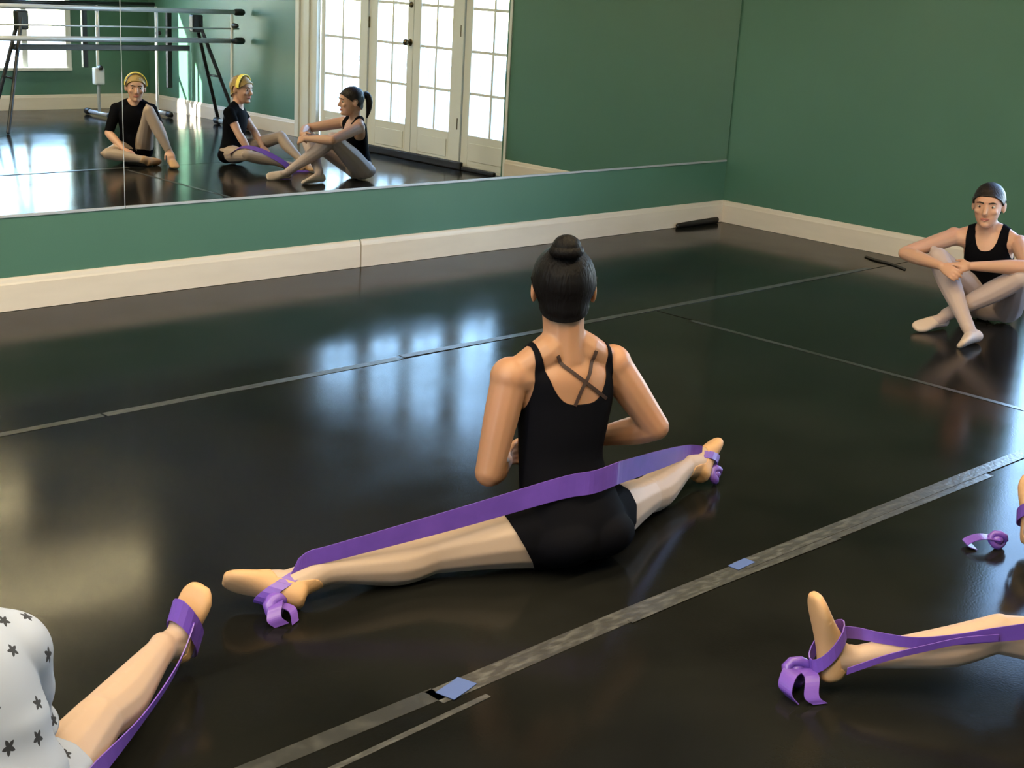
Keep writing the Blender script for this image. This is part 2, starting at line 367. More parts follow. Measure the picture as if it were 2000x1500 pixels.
# window in the back wall: frame, three sashes with panes
wroot = struct('window_1', BX((WX0-.06, Y0-.01, WZ0-.03), (WX1+.06, Y0+.03, WZ0), .004), M['door'])
for lo, hi in (((WX0-.06, Y0, WZ0), (WX0, Y0+.018, WZ1+.06)), ((WX1, Y0, WZ0), (WX1+.06, Y0+.018, WZ1+.06)), ((WX0, Y0, WZ1), (WX1, Y0+.018, WZ1+.06))):
    obj('casing', BX(lo, hi, .003), M['door'], wroot)
nx = 2
for k in range(1, nx):
    x = WX0+(WX1-WX0)*k/nx; obj('mullion', BX((x-.03, Y0-.05, WZ0), (x+.03, Y0-.012, WZ1), .003), M['door'], wroot)
for k in range(nx):
    a = WX0+(WX1-WX0)*k/nx; b = WX0+(WX1-WX0)*(k+1)/nx
    for z0, z1 in ((WZ0, 1.3), (1.3, WZ1)):
        obj('pane', BX((a+.002, Y0-.034, z0+.012), (b-.002, Y0-.030, z1-.012)), M['glass'], wroot)
obj('muntin', BX((WX0, Y0-.045, 1.29), (WX1, Y0-.015, 1.31), .003), M['door'], wroot)

w4 = struct('fill_window', BX((X0-.02, LY0-.06, LZ0-.04), (X0+.05, LY1+.06, LZ0), .004), M['door'])  # added window out of view, brightens the right wall and camera side
for y in np.linspace(LY0, LY1, 5): obj('mullion', BX((X0-.1, y-.03, LZ0), (X0-.04, y+.03, LZ1), .003), M['door'], w4)
for y0, y1 in zip(np.linspace(LY0, LY1, 5), np.linspace(LY0, LY1, 5)[1:]): obj('pane', BX((X0-.075, y0+.03, LZ0+.002), (X0-.071, y1-.03, LZ1-.002)), M['glass'], w4)
# terrace outside the doors
tag(obj('terrace', BX((T, -22, -.14), (60, 22, -.04)), M['concrete']), kind='structure'); bpy.data.objects['terrace'].name = 'floor.001'
rl = thing('terrace_railing', 'pale terrace railing with upright balusters seen through the glazed doors', 'railing', (1.5, -3.5, -.04))
obj('top_rail', BX((1.46, -6.6, .60), (1.54, -.9, .66), .006), M['rail'], rl)
obj('bottom_rail', BX((1.475, -6.6, .05), (1.525, -.9, .09), .004), M['rail'], rl)
bb = BX((1.485, -.012, .085), (1.515, .012, .605), .003); me = bpy.data.meshes.new('baluster'); bb.to_mesh(me); bb.free(); me.materials.append(M['rail'])
for k in range(38):
    o = bpy.data.objects.new('baluster', me); COL.objects.link(o); o.parent = rl; o.matrix_parent_inverse = Matrix.Translation(rl.location).inverted(); o.location = (0, -6.5+k*.15, 0)
for y in (-6.6, -4.75, -2.9, -.9): obj('post', BX((1.45, y-.05, -.04), (1.55, y+.05, .74), .006), M['rail'], rl)
# ground behind the back wall
tag(obj('ground', BX((-14, -14, -.3), (T, Y0-T-.02, -.14)), M['concrete']), kind='structure'); bpy.data.objects['ground'].name = 'floor.002'

# ceiling tube fittings
for i, (x, y, L_, w) in enumerate(TUBES):
    t = thing('ceiling_lamp', ['long ceiling tube lamp over the floor behind the dancer in the splits', 'long ceiling tube lamp above the dancer in the splits', 'ceiling tube lamp in the far corner of the row by the back wall', 'ceiling tube lamp in the far corner of the row by the mirrors'][i], 'lamp', (x, y, CEIL), 'ceiling tube lamps')
    obj('lamp_housing', BX((x-L_/2, y-.075, CEIL-.05), (x+L_/2, y+.075, CEIL), .006), M['white_metal'], t)
    for s in (-1, 1): obj('end_cap', BX((x+s*(L_/2+.012)-.012, y-.075, CEIL-.085), (x+s*(L_/2+.012)+.012, y+.075, CEIL), .004), M['white_metal'], t)
    la = bpy.data.lights.new('lamp_light', 'AREA'); la.shape = 'RECTANGLE'; la.size = L_; la.size_y = .04; la.energy = w; la.color = (1, .79, .45) if i < 2 else TUBE_COL
    lo = bpy.data.objects.new('lamp_light', la); COL.objects.link(lo); lo.parent = t; lo.matrix_parent_inverse = Matrix.Translation(t.location).inverted(); lo.location = (x, y, CEIL-.056)
#@@OBJECTS
def cyl(a, b, r, seg=12):
    bm = bmesh.new(); rod(bm, a, b, r, seg); return bm
def tfoot(parent, x, y, w=.33):
    bm = bmesh.new(); rod(bm, (x, y-w/2, .035), (x, y+w/2, .035), .02); obj('foot_bar', bm, M['alu'], parent, True)
    for s in (-1, 1):
        bm = bmesh.new(); tube(bm, [(x, y+s*(w/2-.02), .034), (x, y+s*(w/2+.02), .034)], [.032, .032]); obj('foot_cap', bm, M['black_plastic'], parent, True)
# two-rail aluminium practice barre standing before the back wall (seen in the mirror)
t = thing('practice_barre', 'aluminium double practice barre on T-shaped feet with black end caps, seen in the mirror', 'ballet barre', (-1.8, -5.75, 0), 'portable barres')
for z, rr in ((1.06, .021), (.80, .023), (.91, .007)):
    obj('rail', cyl((-3.6, -5.75, z), (-.10, -5.75, z), rr), M['alu'], t, True)
    if rr > .01:
        for x in (-3.62, -.10): bm = bmesh.new(); tube(bm, [(x-.03, -5.75, z), (x+.03, -5.75, z)], [.032, .032]); obj('end_cap', bm, M['black_plastic'], t, True)
for x in (-.18, -3.4):
    obj('upright', cyl((x, -5.75, .04), (x, -5.75, 1.05), .015), M['white_metal'], t, True); tfoot(t, x, -5.75, .52)
    for z in (.80, .94): bm = bmesh.new(); tube(bm, [(x, -5.71, z), (x, -5.67, z)], [.026, .022]); obj('clamp_knob', bm, M['black_plastic'], t, True)
for x in (-1.53, -.96): obj('spacer', cyl((x, -5.75, .80), (x, -5.75, 1.06), .010), M['alu'], t, True)
# black trestle with splayed legs behind it
t = thing('trestle_stand', 'black trestle stand with splayed legs behind the aluminium barre, seen in the mirror', 'stand', (-1.3, -5.98, 0))
obj('beam', BX((-2.20, -6.0, .69), (-.50, -5.96, .74), .004), M['black_plastic'], t)
for x0, x1 in ((-2.12, -2.36), (-.42, -.07)):
    for s in (-1, 1):
        bm = bmesh.new(); tube(bm, [(x0, -5.98+s*.02, .99), (x0+(x1-x0)*.9, -5.98+s*.16, .10), (x1, -5.98+s*.18, .018)], [.017, .017, .017]); obj('leg', bm, M['black_plastic'], t, True)
    obj('bracket', BX((x0-.055, -6.02, .86), (x0+.055, -5.94, 1.02), .015), M['black_plastic'], t)
    obj('cross_bar', cyl((x0+(x1-x0)*.55, -6.08, .46), (x0+(x1-x0)*.55, -5.88, .46), .010), M['black_plastic'], t, True)
# second, taller barre close to the back wall
t = thing('practice_barre', 'white-post practice barre with a dark rail nearest the back wall, seen in the mirror', 'ballet barre', (-.8, -6.85, 0), 'portable barres')
obj('rail', cyl((-3.0, -6.85, 1.04), (-.36, -6.85, 1.07), .020), M['black_plastic'], t, True)
for x in (-.97, -.34):
    obj('upright', cyl((x, -6.85, .04), (x, -6.85, 1.05), .014), M['white_metal'], t, True); tfoot(t, x, -6.85, .46)
    bm = bmesh.new(); tube(bm, [(x, -6.82, .47 if x < -.5 else .80), (x, -6.79, .47 if x < -.5 else .80)], [.024, .022]); obj('clamp_knob', bm, M['black_plastic'], t, True)
obj('sleeve', BX((-1.02, -6.88, .31), (-.92, -6.81, .47), .01), M['white_metal'], t)
for x, z in ((-1.10, .47), (-.20, .27)): obj('hanging_bar', BX((x-.025, -6.875, z), (x+.025, -6.835, 1.04), .004), M['black_plastic'], t)
# black threshold strip along the foot of the glazed screen
t = tag(obj('threshold_strip', BX((-.055, -4.62, .0005), (-.02, -2.62, .062), .008), M['rubber']), 'black rubber threshold strip along the bottom of the glazed doors', 'strip')
obj('thin_end', BX((-.05, -2.61, .0005), (-.02, -2.23, .030), .006), M['rubber'], t)
bm = bmesh.new(); tube(bm, [(-.50, -.034, .016), (-.38, -.036, .019), (-.26, -.034, .020), (-.09, -.034, .022)], [(.012, .014), (.015, .017), (.015, .018), (.014, .020)], 10)
tag(obj('vinyl_offcut', bm, M['rubber'], None, True), 'rolled black vinyl offcut lying against the baseboard in the room corner', 'roll')
bm = bmesh.new(); strip(bm, crom([(-.20, -1.26, .003), (-.25, -1.36, .006), (-.27, -1.48, .004), (-.34, -1.62, .003)], 4), crom([(.022, .008, 0)]*4, 4), .003)
tag(obj('loose_tape', bm, M['rubber']), 'curled end of loose black tape on the floor by the right wall', 'tape')
#@@PEOPLE
# ------------------------------------------------------------------ people: one skin per figure, grown from lofted limbs
A3 = lambda v: np.array(v, float)
def rotv(v, axis, ang):
    axis = nrm(axis); v = A3(v)
    return v*math.cos(ang)+np.cross(axis, v)*math.sin(ang)+axis*(axis@v)*(1-math.cos(ang))
def capsule_d(P, a, b, ra, rb):
    ab = b-a; t = np.clip(((P-a)@ab)/(ab@ab), 0, 1)
    return np.linalg.norm(P-(a+t[:, None]*ab), axis=1)-(ra+(rb-ra)*t)
class Fig:
    """a seated figure; J: joints in world space. s scales the girths"""
    def __init__(f, J, s=1., arm=1., leg=1., hs=1., tor=1., voxel=.0048, foot=1., nw=1.):
        f.J = J = {k: A3(v) for k, v in J.items()}; f.s = s; f.caps = {}
        bm = bmesh.new(); f.bm = bm
        C = lambda g, a, b, ra, rb: f.caps.setdefault(g, []).append((A3(a), A3(b), ra, rb))
        # torso frames (lat points to the figure's own left)
        latS = nrm(J['shL']-J['shR']); latH = nrm(J['hipL']-J['hipR'])
        pel, ch, nk = J['pel'], J['chest'], J['neck']; wa = J.get('waist', (pel+ch)/2)
        upT = nrm(nk-wa); upP = nrm(wa-pel)
        latS = nrm(latS-upT*(latS@upT)*.6); latH = nrm(latH-upP*(latH@upP)*.6)
        f.frS = nrm(np.cross(latS, upT)); f.frH = nrm(np.cross(latH, upP)); f.latS, f.latH, f.upT, f.upP = latS, latH, upT, upP
        f.ch, f.pel, f.wa, f.nk = ch, pel, wa, nk
        rows = [(pel-upP*.082*s, .092, .078, 0), (pel-upP*.05*s, .132, .105, 0), (pel+upP*.015, .150, .112, 0), (pel+(wa-pel)*.45, .138, .100, .3), (wa, .120, .088, .5),
                (wa+(ch-wa)*.5, .126, .094, .75), (ch, .138, .099, 1), (ch+(nk-ch)*.5, .134, .088, 1), (ch+(nk-ch)*.82, .098, .064, 1), (nk, .058, .053, 1)]
        secs = []
        for c, w, d, k in rows:
            l = nrm(latH*(1-k)+latS*k); u = nrm(upP*(1-k)+upT*k); fr = nrm(np.cross(l, u)); secs.append((c, l, fr, w*s*tor, d*s*tor))
        cs = crom([r[0] for r in secs], 3); ws = crom([(r[3], r[4], 0) for r in secs], 3); ls = crom([r[1] for r in secs], 3); fs = crom([r[2] for r in secs], 3)
        ring_loft(bm, [(c, nrm(l), nrm(q), w[0], w[1]) for c, l, q, w in zip(cs, ls, fs, ws)], 28, 2.25)
        for sg in (-1, 1):
            ell(bm, pel+latH*sg*.060*s-f.frH*.034*s-upP*.026*s, latH, f.frH, upP, .088*s*leg, .084*s*leg, .066*s)
            for a, b, r in ((pel, wa, .082), (wa, ch, .082), (ch, nk-upT*.05*s, .078)):
                C('torso', a+(latH if r == .082 else latS)*sg*.052*s, b+latS*sg*.05*s, r*s*tor, r*s*tor)
        # limbs
        for sd, sg in (('L', 1), ('R', -1)):
            sh, el, wr = J['sh'+sd], J['el'+sd], J['wr'+sd]
            ell(bm, sh, latS, f.frS, upT, .050*s*arm, .050*s*arm, .050*s*arm)
            tube(bm, [ch+(nk-ch)*.55+latS*sg*.05*s, sh-latS*sg*.01], [.062*s, .046*s*arm])
            tube(bm, [nk+(J['head']-nk)*.25, nk+latS*sg*.06*s-f.frS*.01, sh], [.036*s*nw, .043*s*nw, .040*s])
            ua = [sh, sh+(el-sh)*.35, sh+(el-sh)*.72, el]; tube(bm, crom(ua, 3), [x[0]*s*arm for x in crom([(.047, 0), (.0445, 0), (.039, 0), (.035, 0)], 3)])
            fa = [el, el+(wr-el)*.28, el+(wr-el)*.68, wr]; tube(bm, crom(fa, 3), [x[0]*s*arm for x in crom([(.035, 0), (.0385, 0), (.030, 0), (.0225, 0)], 3)])
            C('arm'+sd, sh, el, .046*s*arm, .036*s*arm); C('fore'+sd, el, wr, .037*s*arm, .023*s*arm)
            hd = nrm(J['hd'+sd]) if 'hd'+sd in J else nrm(wr-el)
            hp = J['hp'+sd] if 'hp'+sd in J else -f.frS
            f.hand(wr, hd, hp, sg, s, C, sd, J.get('curl'+sd))
            hip, kn, an = J['hip'+sd], J['kn'+sd], J['an'+sd]
            if 'kf'+sd in J: kf = nrm(J['kf'+sd])
            else: kf = -nrm(nrm(hip-kn)+nrm(an-kn))
            th = [hip, hip+(kn-hip)*.33+kf*.008, hip+(kn-hip)*.70+kf*.004, kn]
            tube(bm, crom(th, 3), [x[0]*s*leg for x in crom([(.083, 0), (.075, 0), (.060, 0), (.050, 0)], 3)])
            ell(bm, kn+kf*.012*s, np.cross(kf, nrm(an-kn)), kf, nrm(an-kn), .040*s*leg, .040*s*leg, .045*s*leg)
            sk = [kn, kn+(an-kn)*.30-kf*.014*s, kn+(an-kn)*.62-kf*.006*s, kn+(an-kn)*.85, an]
            tube(bm, crom(sk, 3), [x[0]*s*leg for x in crom([(.049, 0), (.053, 0), (.042, 0), (.033, 0), (.031, 0)], 3)])
            C('leg'+sd, hip, kn, .080*s*leg, .050*s*leg); C('shin'+sd, kn, an, .052*s*leg, .032*s*leg)
            f.foot(an, J['heel'+sd], J['toe'+sd], s*foot, C, sd)
        # neck and head
        hu, hf = nrm(J['hup']), A3(J['hfwd']); hf = nrm(hf-hu*(hf@hu)); hl = np.cross(hu, hf)   # hl = figure's left
        f.hu, f.hf, f.hl, f.hc, f.hs = hu, hf, hl, J['head'], hs
        hc = J['head']; H = lambda a, b, c: hc+(hl*a+hf*b+hu*c)*hs
        f.H = H
        tube(bm, crom([nk-upT*.02, nk+(H(0, -.022, -.07)-nk)*.5, H(0, -.018, -.05)], 3), [x[0]*s*nw for x in crom([(.058, 0), (.050, 0), (.051, 0)], 3)])
        C('neck', nk+upT*.02, H(0, -.015, -.07), .05*s, .05*s); C('head', H(0, -.01, -.03), H(0, -.01, .04), .075*hs, .08*hs)
        ell(bm, H(0, -.010, .030), hl, hf, hu, .073*hs, .092*hs, .080*hs, 24)
        ell(bm, H(0, -.044, -.034), hl, hf, hu, .052*hs, .044*hs, .046*hs)
        face = [(.055, .066, .070, .018), (.03, .068, .074, .016), (0, .066, .072, .018), (-.03, .063, .068, .020), (-.06, .055, .058, .026), (-.088, .040, .042, .036), (-.106, .022, .024, .046)]
        ring_loft(bm, [(H(0, c, z), hl, hf, w*hs, d*hs) for z, w, d, c in face], 24, 2.2)
        tube(bm, [H(0, .084, .018), H(0, .094, -.008), H(0, .104, -.026)], [(.008*hs, .008*hs), (.010*hs, .010*hs), (.013*hs, .010*hs)])
        ell(bm, H(0, .088, -.032), hl, hf, hu, .017*hs, .012*hs, .009*hs)
        ell(bm, H(0, .078, -.088), hl, hf, hu, .020*hs, .014*hs, .014*hs)
        ell(bm, H(0, .080, .030), hl, hf, hu, .045*hs, .012*hs, .010*hs)          # brow ridge
        for sg in (-1, 1):
            ell(bm, H(sg*.036, .070, -.020), hl, hf, hu, .022*hs, .016*hs, .017*hs)  # cheeks
            ell(bm, H(sg*.077, -.008, -.006), nrm(hl*sg*.45-hf*.9), nrm(hl*sg*.9+hf*.45), hu, .017*hs, .007*hs, .031*hs, 12)   # ears
        me = bpy.data.meshes.new('tmp'); bm.to_mesh(me); bm.free()
        o = bpy.data.objects.new('tmp', me); COL.objects.link(o)
        m = o.modifiers.new('r', 'REMESH'); m.mode = 'VOXEL'; m.voxel_size = voxel
        m = o.modifiers.new('s', 'SMOOTH'); m.iterations = 3; m.factor = .5
        dg = bpy.context.evaluated_depsgraph_get(); f.me = bpy.data.meshes.new_from_object(o.evaluated_get(dg)); bpy.data.objects.remove(o)
        f.me.name = 'body'; n = len(f.me.vertices)
        f.P = np.empty(n*3); f.me.vertices.foreach_get('co', f.P); f.P = f.P.reshape(-1, 3)
        f.N = np.empty(n*3); f.me.vertices.foreach_get('normal', f.N); f.N = f.N.reshape(-1, 3)
        f.me.calc_loop_triangles(); q = np.empty(len(f.me.loop_triangles)*3, np.int32); f.me.loop_triangles.foreach_get('vertices', q); f.F = q.reshape(-1, 3)
        f.D = {g: np.min([capsule_d(f.P, *c) for c in cs], axis=0) for g, cs in f.caps.items()}
    def hand(f, W, d, p, sg, s, C, sd, curl=None):
        k = s*.93; p = nrm(p-d*(p@d)); th = nrm(np.cross(p, d)*sg)       # thumb side
        curl = (.35, .5, .35) if curl is None else curl
        bm = f.bm
        tube(bm, [W, W+d*.03*k, W+d*.062*k, W+d*.088*k], [(.022*k, .018*k), (.031*k, .0145*k), (.038*k, .013*k), (.036*k, .0105*k)], flat=p)
        C('hand'+sd, W+d*.02*k, W+d*.10*k, .034*k, .04*k)
        for i, (o, L) in enumerate(((.0295, .068), (.010, .077), (-.0095, .071), (-.028, .055))):
            q = W+d*.080*k+th*o*k; dr = nrm(d+th*(o*2.2)); pts = [q]; ax = np.cross(dr, p); ang = 0
            for seg, c in zip((.46, .30, .24), curl):
                ang += c; q = q+rotv(dr, ax, ang)*L*seg*k; pts.append(q)
            tube(bm, pts, [.0092*k, .0088*k, .0080*k, .0066*k], 8); C('hand'+sd, pts[0], pts[-1], .01, .01)
        b = W+d*.028*k+th*.026*k+p*.004; t1 = nrm(d*.70+th*.62+p*.25); t2 = nrm(d*.85+th*.25+p*.40)
        tube(bm, [b-t1*.012*k, b+t1*.030*k, b+t1*.030*k+t2*.026*k, b+t1*.030*k+t2*.048*k], [.0135*k, .0115*k, .010*k, .0075*k], 8)
    def foot(f, A, Hh, T_, s, C, sd):
        ax = nrm(T_-Hh); L = np.linalg.norm(T_-Hh); up = (A-Hh)-ax*((A-Hh)@ax); up = nrm(up); la = np.cross(up, ax); bm = f.bm
        prof = [(-.03, .016, .018, .0), (.0, .027, .028, .0), (.10, .031, .033, .004), (.28, .031, .036, .010), (.45, .033, .031, .006), (.62, .039, .023, -.002), (.78, .042, .0175, -.008), (.90, .036, .0135, -.011), (.985, .022, .010, -.013)]
        secs = [(Hh+ax*t*L+up*z*s, la, up, w*s, h*s) for t, w, h, z in prof]
        ring_loft(bm, [(c, la, up, w[0], w[1]) for c, w in zip(crom([q[0] for q in secs], 2), crom([(q[3], q[4], 0) for q in secs], 2))], 20, 2.3)
        tube(bm, [A+(A-Hh)*.15, A, Hh+ax*.20*L+up*.012], [.031*s, .033*s, .033*s])
        tube(bm, [A, Hh+ax*.38*L+up*.008], [.030*s, .024*s])
        C('foot'+sd, Hh+ax*.04*L, Hh+ax*.9*L, .036*s, .036*s)
        f.ft = getattr(f, 'ft', {}); f.ft[sd] = (Hh, ax, up, la, L)
    # -- fields
    def d(f, *gs): return np.min([f.D[g] for g in gs], axis=0)
    def others(f, *gs): return np.min([v for k, v in f.D.items() if k not in gs], axis=0)
    def along(f, a, b):
        a, b = A3(a), A3(b); return (f.P-a)@nrm(b-a)
    def loc(f): q = f.P-f.ch; return q@f.latS, q@f.frS, q@f.upT
    def hloc(f): q = (f.P-f.hc)/f.hs; return q@f.hl, q@f.hf, q@f.hu
    # -- a garment: the part of the skin where g > 0, lifted by off, with a turned edge
    def wear(f, name, g, off, m, parent, relax=0, uv=None, fn=None):
        P, N, F = f.P, f.N, f.F; pos = g > 0; k = pos[F].sum(1)
        full = F[k == 3]; part = F[(k > 0) & (k < 3)]
        newP, newN, key = [], [], {}; base = len(P); tris = [tuple(t) for t in full]
        def cut(i, j):
            kk = (min(i, j), max(i, j))
            if kk not in key:
                t = g[i]/(g[i]-g[j]); key[kk] = base+len(newP); newP.append(P[i]+(P[j]-P[i])*t); newN.append(N[i]+(N[j]-N[i])*t)
            return key[kk]
        for t in part:
            poly = []
            for a in range(3):
                i, j = t[a], t[(a+1) % 3]
                if pos[i]: poly.append(i)
                if pos[i] != pos[j]: poly.append(cut(i, j))
            for a in range(1, len(poly)-1): tris.append((poly[0], poly[a], poly[a+1]))
        if not tris: return None
        AP = np.vstack([P, np.array(newP).reshape(-1, 3)]); AN = np.vstack([N, np.array(newN).reshape(-1, 3)])
        tr = np.array(tris); used, inv = np.unique(tr, return_inverse=True); tr = inv.reshape(-1, 3); AP, AN = AP[used], AN[used]
        AN /= np.linalg.norm(AN, axis=1)[:, None]+1e-9
        e = np.vstack([tr[:, [0, 1]], tr[:, [1, 2]], tr[:, [2, 0]]]); es = np.sort(e, 1); hsh = es[:, 0].astype(np.int64)*(len(AP)+1)+es[:, 1]
        u, idx, cnt = np.unique(hsh, return_index=True, return_counts=True); bd = e[idx[cnt == 1]]
        o = np.full(len(AP), off, float) if fn is None else off+fn(AP)
        if relax:      # smooth the lifted cloth so that it bridges hollows
            Q = AP+AN*o[:, None]; fixed = np.zeros(len(AP), bool); fixed[bd.ravel()] = True
            for _ in range(relax):
                src = np.concatenate([tr[:, 1], tr[:, 0], tr[:, 2], tr[:, 1], tr[:, 0], tr[:, 2]]); dst = np.concatenate([tr[:, 0], tr[:, 1], tr[:, 1], tr[:, 2], tr[:, 2], tr[:, 0]])
                c = np.bincount(dst, minlength=len(Q)); acc = np.column_stack([np.bincount(dst, Q[src, k_], len(Q)) for k_ in range(3)])
                Q = np.where(fixed[:, None], Q, Q*.4+.6*acc/c[:, None])
            d_ = ((Q-AP)*AN).sum(1); Q = Q+AN*np.maximum(0, off*.6-d_)[:, None]
        else: Q = AP+AN*o[:, None]
        bv, binv = np.unique(bd, return_inverse=True); b2 = binv.reshape(-1, 2)+len(Q)
        Vs = np.vstack([Q, AP[bv]-AN[bv]*.0015])
        faces = [tuple(map(int, t)) for t in tr]+[(int(b[1]), int(b[0]), int(c[0]), int(c[1])) for b, c in zip(bd, b2)]
        me = bpy.data.meshes.new(name); me.from_pydata(Vs.tolist(), [], faces); me.update()
        if uv is not None:
            at = me.attributes.new('print_uv', 'FLOAT_VECTOR', 'POINT'); at.data.foreach_set('vector', uv(Vs).ravel())
        return link_mesh(name, me, m, parent, True)
    def hair(f, m, parent, off=.010, front=.058, nape=-.075, name='hair'):
        a, b, h = f.hloc(); k = (front-nape)/.175
        line = h-(nape+k*(b+.092))
        ear = np.sqrt(((np.abs(a)-.077)/.9)**2+(b+.012)**2+((h+.012)*.8)**2)-.030
        g = np.minimum(np.minimum(line, ear), f.d('neck', 'torso', 'armL', 'armR')-f.D['head']+.02)
        return f.wear(name, g, off, m, parent, relax=60)
    def face_bits(f, parent, look=(0, 0)):
        H = f.H
        for sg in (-1, 1):
            bm = bmesh.new(); ell(bm, H(sg*.031, .0755, .006), f.hl, f.hf, f.hu, .0130*f.hs, .009*f.hs, .0065*f.hs, 12); e = obj('eye', bm, M['eye'], parent, True)
            bm = bmesh.new(); ell(bm, H(sg*.031+look[0]*.004, .0822, .006+look[1]*.003), f.hl, f.hf, f.hu, .006*f.hs, .004*f.hs, .006*f.hs, 10); obj('iris', bm, M['iris'], e, True)
            bm = bmesh.new(); tube(bm, [H(sg*.014, .093, .024), H(sg*.032, .0905, .029), H(sg*.048, .079, .024)], [.0035*f.hs, .0035*f.hs, .002*f.hs], 8); obj('eyebrow', bm, M['hair_brown'], parent, True)
        bm = bmesh.new(); tube(bm, [H(-.022, .082, -.058), H(-.008, .0915, -.0545), H(0, .092, -.056), H(.008, .0915, -.0545), H(.022, .082, -.058)], [.002, .004, .0035, .004, .002], 8)
        tube(bm, [H(-.020, .082, -.0595), H(0, .091, -.064), H(.020, .082, -.0595)], [.002, .0055, .002], 8)
        obj('lips', bm, M['lip'], parent, True)
    def finish(f, name, label, skin, group=None):
        f.root = thing(name, label, 'person', (f.J['pel'][0], f.J['pel'][1], 0), group)
        link_mesh('body', f.me, skin, f.root, True); return f.root
    # garment fields
    def g_tights(f, waist=.06, to_foot=True, hem=None):
        legs = ['legL', 'legR', 'shinL', 'shinR'] + (['footL', 'footR'] if to_foot else [])
        q = f.P-f.pel; low = waist-(q@f.upP)
        others = np.min([v for k, v in f.D.items() if k not in legs+['torso']], axis=0)
        leg = np.min([f.D[g] for g in legs], axis=0); tor = f.D['torso']
        return np.minimum(np.maximum(tor-leg, low), others-np.minimum(leg, np.where(low > 0, tor, 9)))
    def g_slipper(f, sd):
        Hh, ax, up, la, L = f.ft[sd]; q = f.P-Hh; t = q@ax; z = q@up
        own = np.minimum(f.others('foot'+sd, 'shin'+sd), .03)-f.D['foot'+sd]
        top = (.012+.030*np.clip((np.abs(t/L-.25)-.12)/.25, 0, 1)**.8)-z          # open over the instep
        return np.minimum(np.minimum(top+.012*(t > .55*L), own+.02), .06-np.linalg.norm(q-ax*np.clip(t, 0, L)[:, None], axis=1))
    def g_sleeveless(f, hf, hb, w=.078, strap=.116, arm_h=.06, p=3., bottom=None):
        """leotard top: hf / hb heights (above the chest centre) of the front and back neckline"""
        a, b, h = f.loc(); k = np.clip(b/.05*.5+.5, 0, 1); h0 = hb+(hf-hb)*k
        neck = h0+.16*(np.abs(a)/w)**p-h
        arms = np.minimum(f.d('armL', 'armR', 'foreL', 'foreR', 'handL', 'handR')-f.D['torso'], .05)
        x_, y_ = strap*f.s-np.abs(a), arm_h-.10-h; armhole = (x_+y_+np.sqrt((x_-y_)**2+.05**2))/2-.012
        oth = f.others('torso', 'armL', 'armR', 'foreL', 'foreR', 'handL', 'handR', 'legL', 'legR', 'neck', 'head')
        hd = np.minimum(f.d('head'), f.d('neck')+.02)-f.D['torso']+.05
        legs = f.d('legL', 'legR', 'shinL', 'shinR')-f.D['torso']
        g = np.minimum.reduce([neck, np.maximum(arms, np.where(h > .02, strap*f.s*.9-np.abs(a), -1)), armhole, hd, np.maximum(legs, np.minimum(.03-((f.P-f.pel)@f.upP), .012-f.D['torso']))])
        return np.minimum(g, f.d('foreL', 'foreR', 'handL', 'handR')-f.D['torso']+.004)
    def g_tee(f, sleeve=.5, neck_h=.12, hem=None, w=.075):
        a, b, h = f.loc(); ua = np.minimum(f.D['armL'], f.D['armR']); tor = f.D['torso']
        J = f.J; L = np.linalg.norm(J['elL']-J['shL'])
        s = np.where(f.D['armL'] < f.D['armR'], f.along(J['shL'], J['elL']), f.along(J['shR'], J['elR']))
        oth = f.d('foreL', 'foreR', 'handL', 'handR', 'legL', 'legR', 'shinL', 'shinR', 'footL', 'footR', 'head')
        neck = neck_h+.16*(np.abs(a)/w)**3-h+.03*(b < 0)
        low = .02-((f.P-f.pel)@f.upP)
        g = np.minimum.reduce([np.maximum(oth-np.minimum(tor, ua), np.where(tor < .03, low, -1)), np.maximum(ua-tor, sleeve*L-s), neck])
        return g
    def g_shorts(f, hem, waist=.10, slant=.0):
        J = f.J; sL, sR = f.along(J['hipL'], J['knL']), f.along(J['hipR'], J['knR']); q = f.P-f.pel
        near = np.minimum.reduce([f.d('foreL', 'foreR', 'handL', 'handR', 'armL', 'armR', 'shinL', 'shinR')-f.d('torso', 'legL', 'legR')])
        dl = f.D['legL'] < f.D['legR']
        return np.minimum.reduce([np.where(dl, hem-sL-slant*(J['hipL'][2]+.03-f.P[:, 2]), hem-sR-slant*(J['hipR'][2]+.03-f.P[:, 2])), np.maximum(waist-(q@f.upP), f.D['torso']-f.d('legL', 'legR')), near])

def surf_strip(f, name, ah, w, m, parent, back=True, lift=.004, front_axis=None):
    """a thin strap lying on the skin; ah: (lateral, height) in the chest frame"""
    from mathutils.bvhtree import BVHTree
    bv = BVHTree.FromPolygons([V(p) for p in f.P], [tuple(map(int, t)) for t in f.F])
    pts, wid = [], []
    for a, h in crom([(a, h, 0) for a, h in ah], 5) if False else [(q[0], q[1]) for q in crom([(a, h, 0) for a, h in ah], 5)]:
        o = f.ch+f.latS*a+f.upT*h-f.frS*(.5 if back else -.5)
        hit = bv.ray_cast(V(o), V(f.frS*(1 if back else -1)))
        if hit[0] is not None: pts.append(A3(hit[0])+A3(hit[1])*lift)
    for i in range(len(pts)):
        t = nrm(pts[min(i+1, len(pts)-1)]-pts[max(i-1, 0)]); wid.append(nrm(np.cross(t, f.frS))*w/2)
    bm = bmesh.new(); strip(bm, pts, wid, .003); return obj(name, bm, m, parent)
